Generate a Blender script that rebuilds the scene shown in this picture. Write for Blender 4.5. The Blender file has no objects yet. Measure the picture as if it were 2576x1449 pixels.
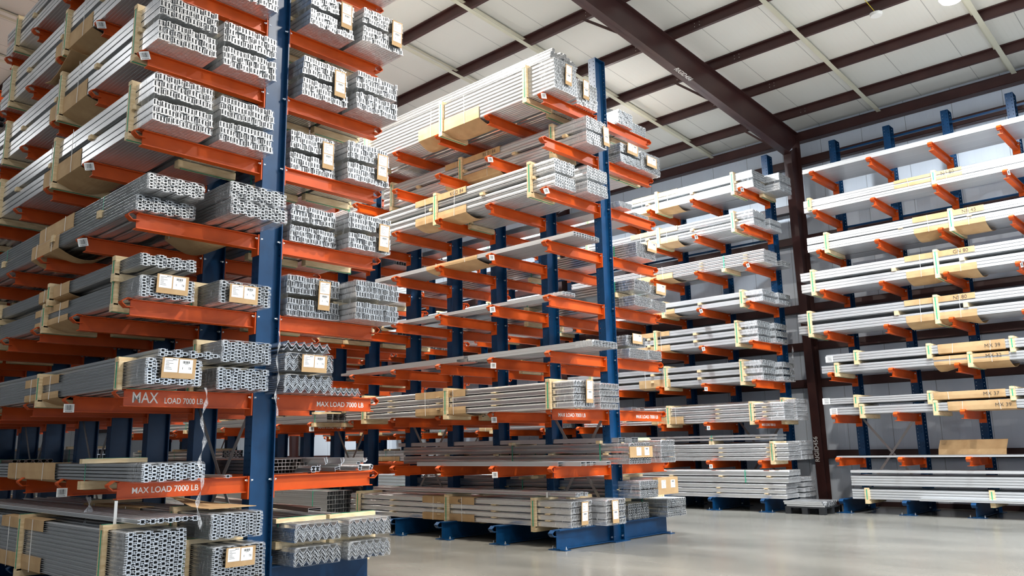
import bpy, math, random
from mathutils import Vector, Matrix
random.seed(7)
S = bpy.context.scene
COL = S.collection
R = random.uniform

# ------------------------------------------------------------------ materials
def mat(name, col, rough=.5, metal=0., spec=.5):
    m = bpy.data.materials.new(name); m.use_nodes = True
    b = m.node_tree.nodes['Principled BSDF']
    b.inputs['Base Color'].default_value = (*col, 1)
    b.inputs['Roughness'].default_value = rough
    b.inputs['Metallic'].default_value = metal
    b.inputs['Specular IOR Level'].default_value = spec
    return m
def N(m, t, **kw):
    n = m.node_tree.nodes.new(t)
    for k, v in kw.items(): setattr(n, k, v)
    return n
def L(m, a, b): m.node_tree.links.new(a, b)
def B(m): return m.node_tree.nodes['Principled BSDF']
def noisecol(m, c1, c2, scale=(1, 1, 1), ns=4, coord='Object', detail=4, lo=.35, hi=.65, rough=None, bump=0):
    tc = N(m, 'ShaderNodeTexCoord'); mp = N(m, 'ShaderNodeMapping'); mp.inputs['Scale'].default_value = scale
    L(m, tc.outputs[coord], mp.inputs[0])
    n = N(m, 'ShaderNodeTexNoise'); n.inputs['Scale'].default_value = ns; n.inputs['Detail'].default_value = detail
    L(m, mp.outputs[0], n.inputs['Vector'])
    r = N(m, 'ShaderNodeValToRGB'); r.color_ramp.elements[0].position = lo; r.color_ramp.elements[1].position = hi
    r.color_ramp.elements[0].color = (*c1, 1); r.color_ramp.elements[1].color = (*c2, 1)
    L(m, n.outputs['Fac'], r.inputs[0]); L(m, r.outputs[0], B(m).inputs['Base Color'])
    if rough:
        q = N(m, 'ShaderNodeMapRange'); q.inputs['To Min'].default_value = rough[0]; q.inputs['To Max'].default_value = rough[1]
        L(m, n.outputs['Fac'], q.inputs[0]); L(m, q.outputs[0], B(m).inputs['Roughness'])
    if bump:
        bp = N(m, 'ShaderNodeBump'); bp.inputs['Strength'].default_value = bump; bp.inputs['Distance'].default_value = .01
        L(m, n.outputs['Fac'], bp.inputs['Height']); L(m, bp.outputs[0], B(m).inputs['Normal'])
    return n
def math_(m, op, a, b=None):
    n = N(m, 'ShaderNodeMath', operation=op)
    for i, v in enumerate((a, b)):
        if v is None: continue
        if isinstance(v, (int, float)): n.inputs[i].default_value = v
        else: L(m, v, n.inputs[i])
    return n.outputs[0]

M = {}
M['orange'] = mat('orange_paint', (.64, .085, .004), .42, 0, .3); noisecol(M['orange'], (.50, .066, .004), (.60, .084, .006), ns=3)
M['blue'] = mat('blue_paint', (.003, .03, .085), .36, 0, .3); noisecol(M['blue'], (.002, .034, .098), (.003, .044, .125), ns=5)
M['navy'] = mat('navy_paint', (.008, .03, .07), .35)
M['steel'] = mat('oxide_steel', (.05, .017, .015), .45); noisecol(M['steel'], (.045, .015, .014), (.062, .021, .018), ns=2)
M['zinc'] = mat('zinc_bolt', (.72, .73, .75), .28, 1)
M['bar'] = mat('grey_brace_bar', (.36, .34, .33), .42, .7)
M['sill'] = mat('dark_sill', (.04, .015, .015), .5)
M['alu'] = mat('mill_aluminium', (.83, .845, .86), .30, .86)
n = noisecol(M['alu'], (.76, .775, .79), (.88, .89, .90), scale=(30, .4, 30), ns=1.5, rough=(.22, .40))
M['alub'] = mat('bright_aluminium', (.88, .885, .895), .24, .78)
noisecol(M['alub'], (.84, .845, .855), (.92, .92, .925), scale=(30, .4, 30), ns=1.5, rough=(.16, .32))
M['aluw'] = mat('satin_aluminium', (.86, .87, .885), .36, .62)
noisecol(M['aluw'], (.66, .68, .70), (.80, .81, .82), scale=(20, .4, 20), ns=1.5, rough=(.28, .45))
M['bronze'] = mat('weathered_aluminium', (.42, .36, .33), .4, .9)
M['wood'] = mat('pine', (.72, .55, .32), .6)
noisecol(M['wood'], (.58, .41, .21), (.80, .64, .40), scale=(2, 2, 14), ns=3, lo=.3, hi=.7)
M['card'] = mat('cardboard', (.46, .29, .14), .75); noisecol(M['card'], (.42, .26, .12), (.52, .34, .17), ns=4)
M['paper'] = mat('white_paper', (.85, .85, .83), .5)
M['ink'] = mat('black_ink', (.03, .03, .035), .6)
M['green'] = mat('green_strap', (.03, .38, .22), .35)
M['string'] = mat('white_twine', (.85, .85, .82), .6)
M['black'] = mat('black_plastic', (.015, .016, .018), .45)
M['white'] = mat('white_stencil', (.78, .76, .72), .6)
M['lampbody'] = mat('lamp_body', (.5, .5, .5), .4, .3)
M['strapw'] = mat('cream_steel', (.62, .60, .47), .45)
M['darkhole'] = mat('dark_tube', (.02, .02, .02), .6)

# clear film
m = M['film'] = mat('clear_film', (.92, .94, .97), .18); nt = m.node_tree
tc = N(m, 'ShaderNodeTexCoord'); mp = N(m, 'ShaderNodeMapping'); mp.inputs['Scale'].default_value = (5, 22, 5)
L(m, tc.outputs['Object'], mp.inputs[0]); nz = N(m, 'ShaderNodeTexNoise'); nz.inputs['Scale'].default_value = 1.6; nz.inputs['Detail'].default_value = 5; nz.inputs['Distortion'].default_value = 1.2
L(m, mp.outputs[0], nz.inputs['Vector'])
mr = N(m, 'ShaderNodeMapRange'); mr.inputs['From Min'].default_value = .46; mr.inputs['From Max'].default_value = .72; mr.inputs['To Min'].default_value = .05; mr.inputs['To Max'].default_value = .42
L(m, nz.outputs['Fac'], mr.inputs[0]); L(m, mr.outputs[0], B(m).inputs['Alpha'])
bp = N(m, 'ShaderNodeBump'); bp.inputs['Strength'].default_value = .8; bp.inputs['Distance'].default_value = .02
L(m, nz.outputs['Fac'], bp.inputs['Height']); L(m, bp.outputs[0], B(m).inputs['Normal'])

# flange with punched holes (see-through): pattern in object space (y across the flange, z along it)
def holed(base, name, ys, pitch=.076, r=.0085, axis=2, across=1):
    m = M[base].copy(); m.name = name
    tc = N(m, 'ShaderNodeTexCoord'); sp = N(m, 'ShaderNodeSeparateXYZ'); L(m, tc.outputs['Object'], sp.inputs[0])
    dz = math_(m, 'SUBTRACT', math_(m, 'FRACT', math_(m, 'DIVIDE', sp.outputs[axis], pitch)), .5)
    dz = math_(m, 'MULTIPLY', dz, pitch)
    ay = math_(m, 'ABSOLUTE', sp.outputs[across])
    dy = math_(m, 'SUBTRACT', ay, ys)
    d = math_(m, 'SQRT', math_(m, 'ADD', math_(m, 'MULTIPLY', dz, dz), math_(m, 'MULTIPLY', dy, dy)))
    a = math_(m, 'GREATER_THAN', d, r)
    L(m, a, B(m).inputs['Alpha'])
    return m
M['blueholes'] = holed('blue', 'blue_punched_flange', .042)

# floor
m = M['floor'] = mat('polished_concrete', (.3, .28, .25), .2)
nz = noisecol(m, (.135, .13, .115), (.225, .215, .19), scale=(1, .45, 1), ns=.7, detail=8, lo=.3, hi=.72, rough=(.12, .34))
# ceiling + walls: seams with real bump
def ribbed(name, c, axis, seam, fine, seamdark=.55, rough=.55):
    m = mat(name, c, rough)
    tc = N(m, 'ShaderNodeTexCoord'); sp = N(m, 'ShaderNodeSeparateXYZ'); L(m, tc.outputs['Object'], sp.inputs[0])
    s = math_(m, 'FRACT', math_(m, 'DIVIDE', math_(m, 'ADD', sp.outputs[axis], 100.), seam))
    line = math_(m, 'LESS_THAN', math_(m, 'ABSOLUTE', math_(m, 'SUBTRACT', s, .5)), .007 / seam)
    mx = N(m, 'ShaderNodeMix', data_type='RGBA'); mx.inputs[6].default_value = (*c, 1)
    mx.inputs[7].default_value = tuple(x * seamdark for x in c) + (1,)
    L(m, line, mx.inputs[0]); L(m, mx.outputs[2], B(m).inputs['Base Color'])
    f = math_(m, 'FRACT', math_(m, 'DIVIDE', math_(m, 'ADD', sp.outputs[axis], 100.), fine))
    g = math_(m, 'LESS_THAN', math_(m, 'ABSOLUTE', math_(m, 'SUBTRACT', f, .5)), .05)
    h = math_(m, 'ADD', math_(m, 'MULTIPLY', g, .35), line)
    bp = N(m, 'ShaderNodeBump'); bp.inputs['Strength'].default_value = .6; bp.inputs['Distance'].default_value = .012; bp.invert = True
    L(m, h, bp.inputs['Height']); L(m, bp.outputs[0], B(m).inputs['Normal'])
    return m
M['ceil'] = ribbed('ceiling_panel', (.80, .79, .725), 1, 1.22, .1)
M['wall'] = ribbed('wall_panel', (.78, .85, .95), 1, 1.02, .145)
M['wallx'] = ribbed('wall_panel_x', (.74, .76, .78), 0, 1.02, .145)

em = bpy.data.materials.new('lamp_lens'); em.use_nodes = True
b = em.node_tree.nodes['Principled BSDF']; b.inputs['Base Color'].default_value = (.9, .9, .9, 1)
b.inputs['Emission Color'].default_value = (1, .97, .92, 1); b.inputs['Emission Strength'].default_value = 60
M['lens'] = em

# ------------------------------------------------------------------ mesh builder
class MB:
    def __init__(s): s.v = []; s.f = []; s.m = []; s.mats = []
    def mi(s, k):
        if k not in s.mats: s.mats.append(k)
        return s.mats.index(k)
    def hexa(s, p, k):
        n = len(s.v); s.v += [tuple(q) for q in p]; i = s.mi(k)
        for f in ((0, 3, 2, 1), (4, 5, 6, 7), (0, 1, 5, 4), (1, 2, 6, 5), (2, 3, 7, 6), (3, 0, 4, 7)):
            s.f.append(tuple(n + a for a in f)); s.m.append(i)
        return s
    def box(s, x0, y0, z0, x1, y1, z1, k):
        if x0 > x1: x0, x1 = x1, x0
        if y0 > y1: y0, y1 = y1, y0
        if z0 > z1: z0, z1 = z1, z0
        return s.hexa([(x0, y0, z0), (x1, y0, z0), (x1, y1, z0), (x0, y1, z0), (x0, y0, z1), (x1, y0, z1), (x1, y1, z1), (x0, y1, z1)], k)
    def bar(s, a, b, w, t, k, up=(0, 0, 1)):
        a = Vector(a); b = Vector(b); d = (b - a).normalized(); u = Vector(up)
        q = d.cross(u)
        if q.length < 1e-4: q = d.cross(Vector((1, 0, 0)))
        q.normalize(); r = q.cross(d).normalized(); q *= w / 2; r *= t / 2
        return s.hexa([a - q - r, a + q - r, b + q - r, b - q - r, a - q + r, a + q + r, b + q + r, b - q + r], k)
    def cyl(s, a, b, r, k, n=10, r2=None):
        a = Vector(a); b = Vector(b); d = (b - a).normalized(); r2 = r if r2 is None else r2
        q = d.orthogonal().normalized(); w = d.cross(q); i = s.mi(k); o = len(s.v)
        for j in range(n):
            c = math.cos(2 * math.pi * j / n); e = math.sin(2 * math.pi * j / n)
            s.v.append(tuple(a + q * c * r + w * e * r)); s.v.append(tuple(b + q * c * r2 + w * e * r2))
        for j in range(n):
            t = (j + 1) % n; s.f.append((o + 2 * j, o + 2 * t, o + 2 * t + 1, o + 2 * j + 1)); s.m.append(i)
        s.f.append(tuple(o + 2 * j for j in range(n))[::-1]); s.m.append(i)
        s.f.append(tuple(o + 2 * j + 1 for j in range(n))); s.m.append(i)
        return s
    def sheet(s, rows, k):      # grid of points -> quads
        i = s.mi(k); o = len(s.v); nc = len(rows[0])
        for r in rows: s.v += [tuple(q) for q in r]
        for a in range(len(rows) - 1):
            for c in range(nc - 1):
                s.f.append((o + a * nc + c, o + a * nc + c + 1, o + (a + 1) * nc + c + 1, o + (a + 1) * nc + c)); s.m.append(i)
        return s
    def path(s, pts, t, k, closed=False, y0=0., y1=1.):   # profile polyline in (x,z), thickness t, run along y
        n = len(pts); e = n if closed else n - 1
        for j in range(e):
            a = pts[j]; b = pts[(j + 1) % n]; dx = b[0] - a[0]; dz = b[1] - a[1]; l = math.hypot(dx, dz) or 1
            nx, nz = -dz / l * t / 2, dx / l * t / 2; ex, ez = dx / l * t / 2, dz / l * t / 2
            p = [(a[0] - ex - nx, a[1] - ez - nz), (a[0] - ex + nx, a[1] - ez + nz), (b[0] + ex + nx, b[1] + ez + nz), (b[0] + ex - nx, b[1] + ez - nz)]
            s.hexa([(q[0], y0, q[1]) for q in p] + [(q[0], y1, q[1]) for q in p], k)
        return s
    def mesh(s, name):
        me = bpy.data.meshes.new(name); me.from_pydata(s.v, [], s.f)
        for k in s.mats: me.materials.append(M[k])
        me.polygons.foreach_set('material_index', s.m); me.update(); return me

def ob(name, me, parent=None, loc=(0, 0, 0), rot=(0, 0, 0), sc=(1, 1, 1)):
    if isinstance(me, MB): me = me.mesh(name)
    o = bpy.data.objects.new(name, me); COL.objects.link(o)
    if parent: o.parent = parent
    o.location = loc; o.rotation_euler = rot; o.scale = sc
    return o
def tag(o, label, cat, group=None):
    o['label'] = label; o['category'] = cat
    if group: o['group'] = group
    return o
def thing(name, loc, label, cat, group=None, rot=(0, 0, 0)):
    o = bpy.data.objects.new(name, None); COL.objects.link(o); o.location = loc; o.rotation_euler = rot; o.empty_display_size = .1
    return tag(o, label, cat, group)
def struct(name, me, loc=(0, 0, 0)):
    o = ob(name, me, None, loc); o['kind'] = 'structure'; return o
def text(name, s, size, k, parent, loc, rot, stretch=1., bold=0., ext=.0008, align='LEFT'):
    cu = bpy.data.curves.new(name, 'FONT'); cu.body = s; cu.size = size; cu.extrude = ext; cu.offset = bold; cu.align_x = align
    o = bpy.data.objects.new(name + '_curve', cu); COL.objects.link(o)
    dg = bpy.context.evaluated_depsgraph_get(); me = bpy.data.meshes.new_from_object(o.evaluated_get(dg))
    bpy.data.objects.remove(o); bpy.data.curves.remove(cu)
    me.materials.clear(); me.materials.append(M[k])
    for v in me.vertices: v.co.x *= stretch
    return ob(name, me, parent, loc, rot)
HP = math.pi / 2
FACE_NY = (HP, 0, 0)          # text readable from -Y
FACE_NX = (HP, 0, -HP)        # text readable from -X

# ------------------------------------------------------------------ measured layout
XR = {'A': 0., 'B': 6.179, 'C': 13.676, 'D': 14.31}
ARMR = 1.575; HC = .142
ZL = {'A': [.29, 1.239, 2.112, 2.997, 3.882, 4.764, 5.634, 6.502, 7.36],
      'B': [.29, 1.190, 2.041, 2.902, 3.763, 4.631, 5.492, 6.329, 7.083],
      'C': [.29, 1.092, 1.952, 2.838, 3.714, 4.608, 5.494, 6.395, 7.284],
      'D': [.29, 1.128, 2.023, 2.919, 3.821, 4.736, 5.638, 6.552, 7.457]}
YU = {'A': [0, 1.33, 2.60, 3.79, 5.0, 6.4, 7.63, 8.87, 10.2, 11.5, 12.8, 14.1],
      'B': [-.174, 1.046, 2.307, 3.525, 4.783, 6.173, 7.397, 8.62, 9.75, 10.95, 12.2, 13.5, 14.8, 16.1],
      'C': [.272, 1.538, 2.774, 4.03, 5.28, 6.53, 7.78, 9.03, 10.28, 11.53, 12.8, 14.1, 15.4, 16.7],
      'D': [-1.166, -2.422, -3.658, -4.909, -6.16]}
TOP = {'A': 8.3, 'B': 8.16, 'C': 8.41, 'D': 8.57}
RN = {'A': 'left', 'B': 'middle', 'C': 'rear wall', 'D': 'right wall'}
ORD = ['nearest', 'second', 'third', 'fourth', 'fifth', 'sixth', 'seventh', 'eighth', 'ninth', 'tenth', 'eleventh', 'twelfth', 'thirteenth', 'fourteenth']
LV = ['floor', 'first', 'second', 'third', 'fourth', 'fifth', 'sixth', 'seventh', 'top']

# ------------------------------------------------------------------ setting
def box(name, a, k): return struct(name, MB().box(*a, k))
box('floor', (-16, -22, -.2, 15.3, 46, 0), 'floor')
XW = 15.1
def zr(x): return 9.25 + .075 * (14.69 - x)      # underside of purlins
box('wall_right', (XW, -22, 0, XW + .15, 46, 9.6), 'wall')
box('wall_left', (-16.15, -22, 0, -16, 46, 12), 'wall')
box('wall_back', (-16, 46, 0, 15.3, 46.15, 12), 'wallx')
w = MB()
w.box(-16, -22.15, 0, -3, -22, 12, 'wallx').box(11, -22.15, 0, 15.3, -22, 12, 'wallx').box(-3, -22.15, 5, 11, -22, 12, 'wallx')
struct('wall_front', w)
cz = MB(); PD = .2
cz.hexa([(XW + .2, -22, zr(XW + .2) + PD), (XW + .2, 46, zr(XW + .2) + PD), (-16, 46, zr(-16) + PD), (-16, -22, zr(-16) + PD),
         (XW + .2, -22, zr(XW + .2) + PD + .1), (XW + .2, 46, zr(XW + .2) + PD + .1), (-16, 46, zr(-16) + PD + .1), (-16, -22, zr(-16) + PD + .1)], 'ceil')
struct('ceiling', cz)
def ipoly(b, p0, p1, h, fw, tf, tw, k, k2=None):   # I beam along y or x, p at bottom centre
    (x0, y0, z0), (x1, y1, z1) = p0, p1
    if abs(x1 - x0) > abs(y1 - y0):
        for za, zb, w in ((0, tf, fw), (tf, h - tf, tw), (h - tf, h, fw)):
            b.hexa([(x0, y0 - w / 2, z0 + za), (x1, y0 - w / 2, z1 + za), (x1, y0 + w / 2, z1 + za), (x0, y0 + w / 2, z0 + za),
                    (x0, y0 - w / 2, z0 + zb), (x1, y0 - w / 2, z1 + zb), (x1, y0 + w / 2, z1 + zb), (x0, y0 + w / 2, z0 + zb)], k)
    return b
# purlins
PX = [13.88, 12.24, 10.60, 8.97, 7.25, 5.50, 3.85, 2.2, .55, -1.1, -2.75, -4.4, -6.05, -7.7, -9.35, -11, -12.65]
M['purlin'] = m = M['steel'].copy(); m.name = 'punched_purlin'
tc = N(m, 'ShaderNodeTexCoord'); sp = N(m, 'ShaderNodeSeparateXYZ'); L(m, tc.outputs['Object'], sp.inputs[0])
yy = math_(m, 'SUBTRACT', math_(m, 'FRACT', math_(m, 'DIVIDE', math_(m, 'ADD', sp.outputs[1], 76 + 3.8), 7.6)), .5)
yy = math_(m, 'MULTIPLY', yy, 7.6)
inr = math_(m, 'LESS_THAN', math_(m, 'ABSOLUTE', yy), .95)
out = math_(m, 'GREATER_THAN', math_(m, 'ABSOLUTE', yy), .30)
fy = math_(m, 'MULTIPLY', math_(m, 'SUBTRACT', math_(m, 'FRACT', math_(m, 'DIVIDE', yy, .11)), .5), .11)
dz = math_(m, 'SUBTRACT', math_(m, 'ABSOLUTE', math_(m, 'SUBTRACT', sp.outputs[2], .1)), .035)
d = math_(m, 'SQRT', math_(m, 'ADD', math_(m, 'MULTIPLY', fy, fy), math_(m, 'MULTIPLY', dz, dz)))
hole = math_(m, 'MULTIPLY', math_(m, 'MULTIPLY', math_(m, 'LESS_THAN', d, .0095), inr), out)
gate = math_(m, 'GREATER_THAN', math_(m, 'FRACT', math_(m, 'DIVIDE', math_(m, 'ADD', yy, .07), .47)), .45)
hole = math_(m, 'MULTIPLY', hole, gate)
L(m, math_(m, 'SUBTRACT', 1., hole), B(m).inputs['Alpha'])
pm = MB().box(-.004, -22, .004, .004, 46, .196, 'purlin').box(-.004, -22, 0, .07, 46, .006, 'steel').box(-.07, -22, .194, .004, 46, .2, 'steel')
pm.box(.064, -22, 0, .07, 46, .02, 'steel').box(-.07, -22, .18, -.064, 46, .2, 'steel')
pm = pm.mesh('purlin')
for i, x in enumerate(PX):
    struct('trim_%d' % (i + 1), pm, (x, 0, zr(x)))
tn = len(PX) + 1
def trim(me):
    global tn
    o = struct('trim_%d' % tn, me); tn += 1; return o
# eave beam and girts
b = MB().box(14.86, -22, 9.03, 15.08, 46, 9.045, 'steel').box(14.86, -22, 9.05, 14.87, 46, 9.27, 'steel').box(14.86, -22, 9.26, 15.08, 46, 9.275, 'steel'); trim(b)
for z in (8.5, 7.33, 6.47, 4.73, 3.78, 2.87, 1.17):
    trim(MB().box(14.9, -22, z - .1, 14.908, 46, z + .1, 'steel').box(14.9, -22, z + .092, 15.09, 46, z + .1, 'steel').box(14.9, -22, z - .1, 15.09, 46, z - .092, 'steel'))
trim(MB().box(15.02, -22, 0, 15.1, 46, .1, 'sill'))
# frames: tapered column + tapered rafter
def frame(y):
    b = MB(); fw = .2
    # column: outer flange x=14.88, inner flange x from 14.62 (base) to 14.28 (knee)
    def slab(pts, w): # quad in xz extruded in y
        b.hexa([(p[0], y - w / 2, p[1]) for p in pts] + [(p[0], y + w / 2, p[1]) for p in pts], 'steel')
    slab([(14.62, 0), (14.635, 0), (14.295, 8.62), (14.28, 8.62)], fw)
    slab([(14.865, 0), (14.88, 0), (14.88, 9.03), (14.865, 9.03)], fw)
    slab([(14.63, 0), (14.87, 0), (14.87, 8.9), (14.29, 8.6)], .012)
    slab([(14.88, 9.02), (14.88, 9.235), (14.27, 9.275), (14.27, 8.56)], .012)
    x0, x1 = 14.28, -10
    zb = lambda x: 8.56 + .092 * (14.3 - x) if x > 4 else 9.508 + (4 - x) * .075
    slab([(x0, zb(x0)), (4, zb(4)), (4, zb(4) + .014), (x0, zb(x0) + .014)], fw)
    slab([(4, zb(4)), (-16, zb(-16)), (-16, zb(-16) + .014), (4, zb(4) + .014)], fw)
    slab([(14.88, zr(14.88) - .014), (-16, zr(-16) - .014), (-16, zr(-16)), (14.88, zr(14.88))], fw)
    slab([(x0, zb(x0)), (4, zb(4)), (4, zr(4) - .01), (x0, zr(x0) - .01)], .012)
    slab([(4, zb(4)), (-16, zb(-16)), (-16, zr(-16) - .01), (4, zr(4) - .01)], .012)
    o = trim(b)
    for x in PX[:5:2]:
        o2 = MB().bar((x, y + .9, zr(x) + .02), (x, y + .1, zb(x) + .03), .05, .05, 'steel'); trim(o2)
    return o
f0 = frame(0.0)
for y in (7.6, 15.2, 22.8, 30.4, -7.6, -15.2): frame(y)
text('lettering', 'RIGID456', .15, 'white', f0, (9.03, -.03, 9.043), (math.pi, math.atan(.092) , 0), 1, .002)
bpy.data.objects['lettering'].rotation_euler = (math.pi, math.atan(.092), 0)
t2 = text('lettering', 'RIGID456', .145, 'white', f0, (14.555, -.02, 1.0), FACE_NX, 1, .002)
t2.rotation_euler = (0, -HP - .04, 0) 
# roof strap bracing (cream flat bars below and above the purlins)
for y in (-4.95, -2.1, 2.37, 4.45, 9.9, 12.0, -9.7):
    trim(MB().hexa([(15, y - .05, zr(15) - .008), (-12, y - .05, zr(-12) - .008), (-12, y + .05, zr(-12) - .008), (15, y + .05, zr(15) - .008),
                    (15, y - .05, zr(15) - .002), (-12, y - .05, zr(-12) - .002), (-12, y + .05, zr(-12) - .002), (15, y + .05, zr(15) - .002)], 'strapw'))
    trim(MB().hexa([(15, y + .06, zr(15) + .17), (-12, y + .06, zr(-12) + .17), (-12, y + .14, zr(-12) + .17), (15, y + .14, zr(15) + .17),
                    (15, y + .06, zr(15) + .175), (-12, y + .06, zr(-12) + .175), (-12, y + .14, zr(-12) + .175), (15, y + .14, zr(15) + .175)], 'strapw'))

# ------------------------------------------------------------------ rack columns
def m_column(h, name='column'):
    b = MB()
    for s in (-1, 1): b.box(s * HC, -.075, .012, s * (HC - .013), .075, h, 'blueholes')
    b.box(-HC + .013, -.006, .012, HC - .013, .006, h, 'blue').box(-HC, -.075, h, HC, .075, h + .006, 'blue')
    b.box(-.2, -.14, 0, .2, .14, .012, 'blue')
    return b.mesh(name)
def m_base(s, r=1.46):   # s=+1 / -1 side
    b = MB(); x0 = s * (HC + .014); x1 = s * r
    b.box(x0, -.07, .012, x1, .07, .026, 'blue').box(x0, -.07, .276, x1, .07, .29, 'blue').box(x0, -.005, .026, x1, .005, .276, 'blue')
    b.box(s * HC, -.075, .012, x0, .075, .4, 'blue')
    return b.mesh('base_beam')
def m_hook(k, r, z=0., w=.085):
    pts = [(r - .14, 0), (r - .06, .008), (r - .005, -.03), (r - .01, -.045), (r - .05, -.08), (r - .12, -.078)]
    b = MB()
    b.path([(p[0], p[1] + z) for p in pts], .009, k, y0=-w / 2, y1=w / 2)
    return b.mesh('end_hook')
def m_foot(s, r=1.46):
    b = MB().box(s * (r - .14), -.16, 0, s * r, .16, .012, 'blue')
    for y in (-.125, .125): b.cyl((s * (r - .07), y, .012), (s * (r - .07), y, .03), .018, 'zinc', 6).cyl((s * (r - .07), y, .03), (s * (r - .07), y, .055), .008, 'zinc', 8)
    return b.mesh('foot_plate')
AH, AW = .165, .095
def m_arm(s, z=0):
    b = MB(); x0 = s * (HC + .016); x1 = s * (ARMR - .10)
    b.box(x0, -AW / 2, -.009, x1, AW / 2, 0, 'orange').box(x0, -AW / 2, -AH, x1 + s * .012, AW / 2, -AH + .009, 'orange').box(x0, -.004, -AH + .009, x1, .004, -.009, 'orange')
    return b.mesh('arm')
def m_plate(s): return MB().box(s * HC, -.068, -.235, s * (HC + .016), .068, .004, 'orange').mesh('end_plate')
def m_bolt(s):
    b = MB(); x = s * (HC + .016)
    b.cyl((x, 0, 0), (x + s * .012, 0, 0), .018, 'zinc', 6).cyl((x + s * .012, 0, 0), (x + s * .028, 0, 0), .009, 'zinc', 8)
    x = s * (HC - .013); b.cyl((x, 0, 0), (x - s * .014, 0, 0), .018, 'zinc', 6).cyl((x - s * .014, 0, 0), (x - s * .035, 0, 0), .009, 'zinc', 8)
    return b.mesh('bolt')
def bars(b, x0, z0, w, h, n, y, k='ink', seed=1):
    rr = random.Random(seed); x = x0; 
    while x < x0 + w:
        t = rr.choice((.5, 1, 1.6)) * w / n / 1.6; t = min(t, x0 + w - x); b.box(x, y - .0008, z0, x + t, y, z0 + h, k); x += t + rr.choice((.6, 1, 1.4)) * w / n / 1.5
def m_tag():
    b = MB().box(-.05, -.001, -.045, .05, .001, .045, 'paper'); bars(b, -.04, -.022, .08, .055, 16, -.001)
    for i in range(6): b.box(-.035 + i * .012, -.0018, -.038, -.028 + i * .012, -.001, -.029, 'ink')
    return b.mesh('barcode_tag')
ME = {'hook': m_hook('orange', ARMR), 'hookb': m_hook('blue', ARMR + .02, .28), 'tag': m_tag()}
for s in (-1, 1):
    ME['base', s] = m_base(s); ME['foot', s] = m_foot(s); ME['arm', s] = m_arm(s); ME['plate', s] = m_plate(s); ME['bolt', s] = m_bolt(s)
for r in 'ABCD': ME['col', r] = m_column(TOP[r])
ME['col', 'C', 1] = m_column(7.72)
# the stencil, mesh shared by every arm that carries it
_t = text('stencil_lettering', 'MAX LOAD 7000 LB', .080, 'white', None, (0, 0, 0), FACE_NY, .95, .0009)
ME['sten'] = _t.data; bpy.data.objects.remove(_t)
_t = text('stencil_lettering', 'MAX', .15, 'white', None, (0, 0, 0), FACE_NY, .8, .001)
ME['max'] = _t.data; bpy.data.objects.remove(_t)
_t = text('stencil_lettering', 'LOAD 7000 LB', .080, 'white', None, (0, 0, 0), FACE_NY, .80, .0009)
ME['rest'] = _t.data; bpy.data.objects.remove(_t)

def rack_column(r, i, sides, tags=(), sten=(), detail=True):
    y = YU[r][i]
    t = thing('rack_column', (XR[r], y, 0), 'blue steel rack column with orange arms, %s column of the %s rack' % (ORD[i] if not (r == 'D') else ['farthest', 'second farthest', 'middle', 'second nearest', 'nearest'][i], RN[r]), 'rack column', RN[r] + ' rack columns')
    ob('column', ME['col', 'C', 1] if r == 'C' and i > 0 else ME['col', r], t)
    for s in sides:
        ob('base_beam', ME['base', s], t)
        ob('foot_plate', ME['foot', s], t)
        if detail and s == -1 : ob('end_hook', ME['hookb'], t, sc=(s, 1, 1))
        if i < 3:
            for z in (.075,):
                for yy in (-.045, .045): ob('bolt', ME['bolt', s], t, (0, yy, z))
        for l in range(1, 9):
            z = ZL[r][l]
            if z > TOP[r] - .1: continue
            a = ob('arm', ME['arm', s], t, (0, 0, z))
            ob('end_hook', ME['hook'], a, sc=(s, 1, 1))
            ob('end_plate', ME['plate', s], a)
            if i < 5 or r == 'D':
                for yy in (-.045, .045): ob('bolt', ME['bolt', s], a, (0, yy, -.04))
            if s == -1 and l in tags:
                ob('barcode_tag', ME['tag'], a, (s * (ARMR - .045), -.06, -.075 if l > 3 else -.125), (R(-.1, .1), R(-.35, -.1) if l > 3 else 0, -.25))
            if (s, l) in sten:
                if (r, i, s, l) == ('A', 0, -1, 2):
                    ob('stencil_lettering', ME['max'], a, (-1.40, -.006, -.125), FACE_NY); ob('stencil_lettering', ME['rest'], a, (-1.08, -.006, -.125), FACE_NY)
                else:
                    ob('stencil_lettering', ME['sten'], a, (-1.34 if s == -1 else .70, -.006, -.115), FACE_NY)
    return t
for i in range(len(YU['A'])):
    rack_column('A', i, (-1, 1), tags={0: (6,), 1: (1, 2, 4, 5, 7)}.get(i, ()), sten={0: ((-1, 1), (-1, 2), (1, 2))}.get(i, ()), detail=i < 5)
for i in range(len(YU['B'])):
    rack_column('B', i, (-1, 1), tags={0: (6, 8), 1: (1, 2, 3, 4, 5, 7), 5: (2,)}.get(i, ()), sten={0: ((-1, 2), (1, 2)), 5: ((-1, 2),), 11: ((-1, 2),)}.get(i, ()), detail=i < 6)
for i in range(len(YU['C'])):
    rack_column('C', i, (-1,), tags={0: (6, 8), 1: (1, 2, 3, 4, 5, 7)}.get(i, ()), sten={0: ((-1, 2),), 5: ((-1, 2),), 10: ((-1, 2),)}.get(i, ()))
for i in range(5):
    rack_column('D', i, (-1,), tags={3: (1, 3, 5, 7)}.get(i, ()))

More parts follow.
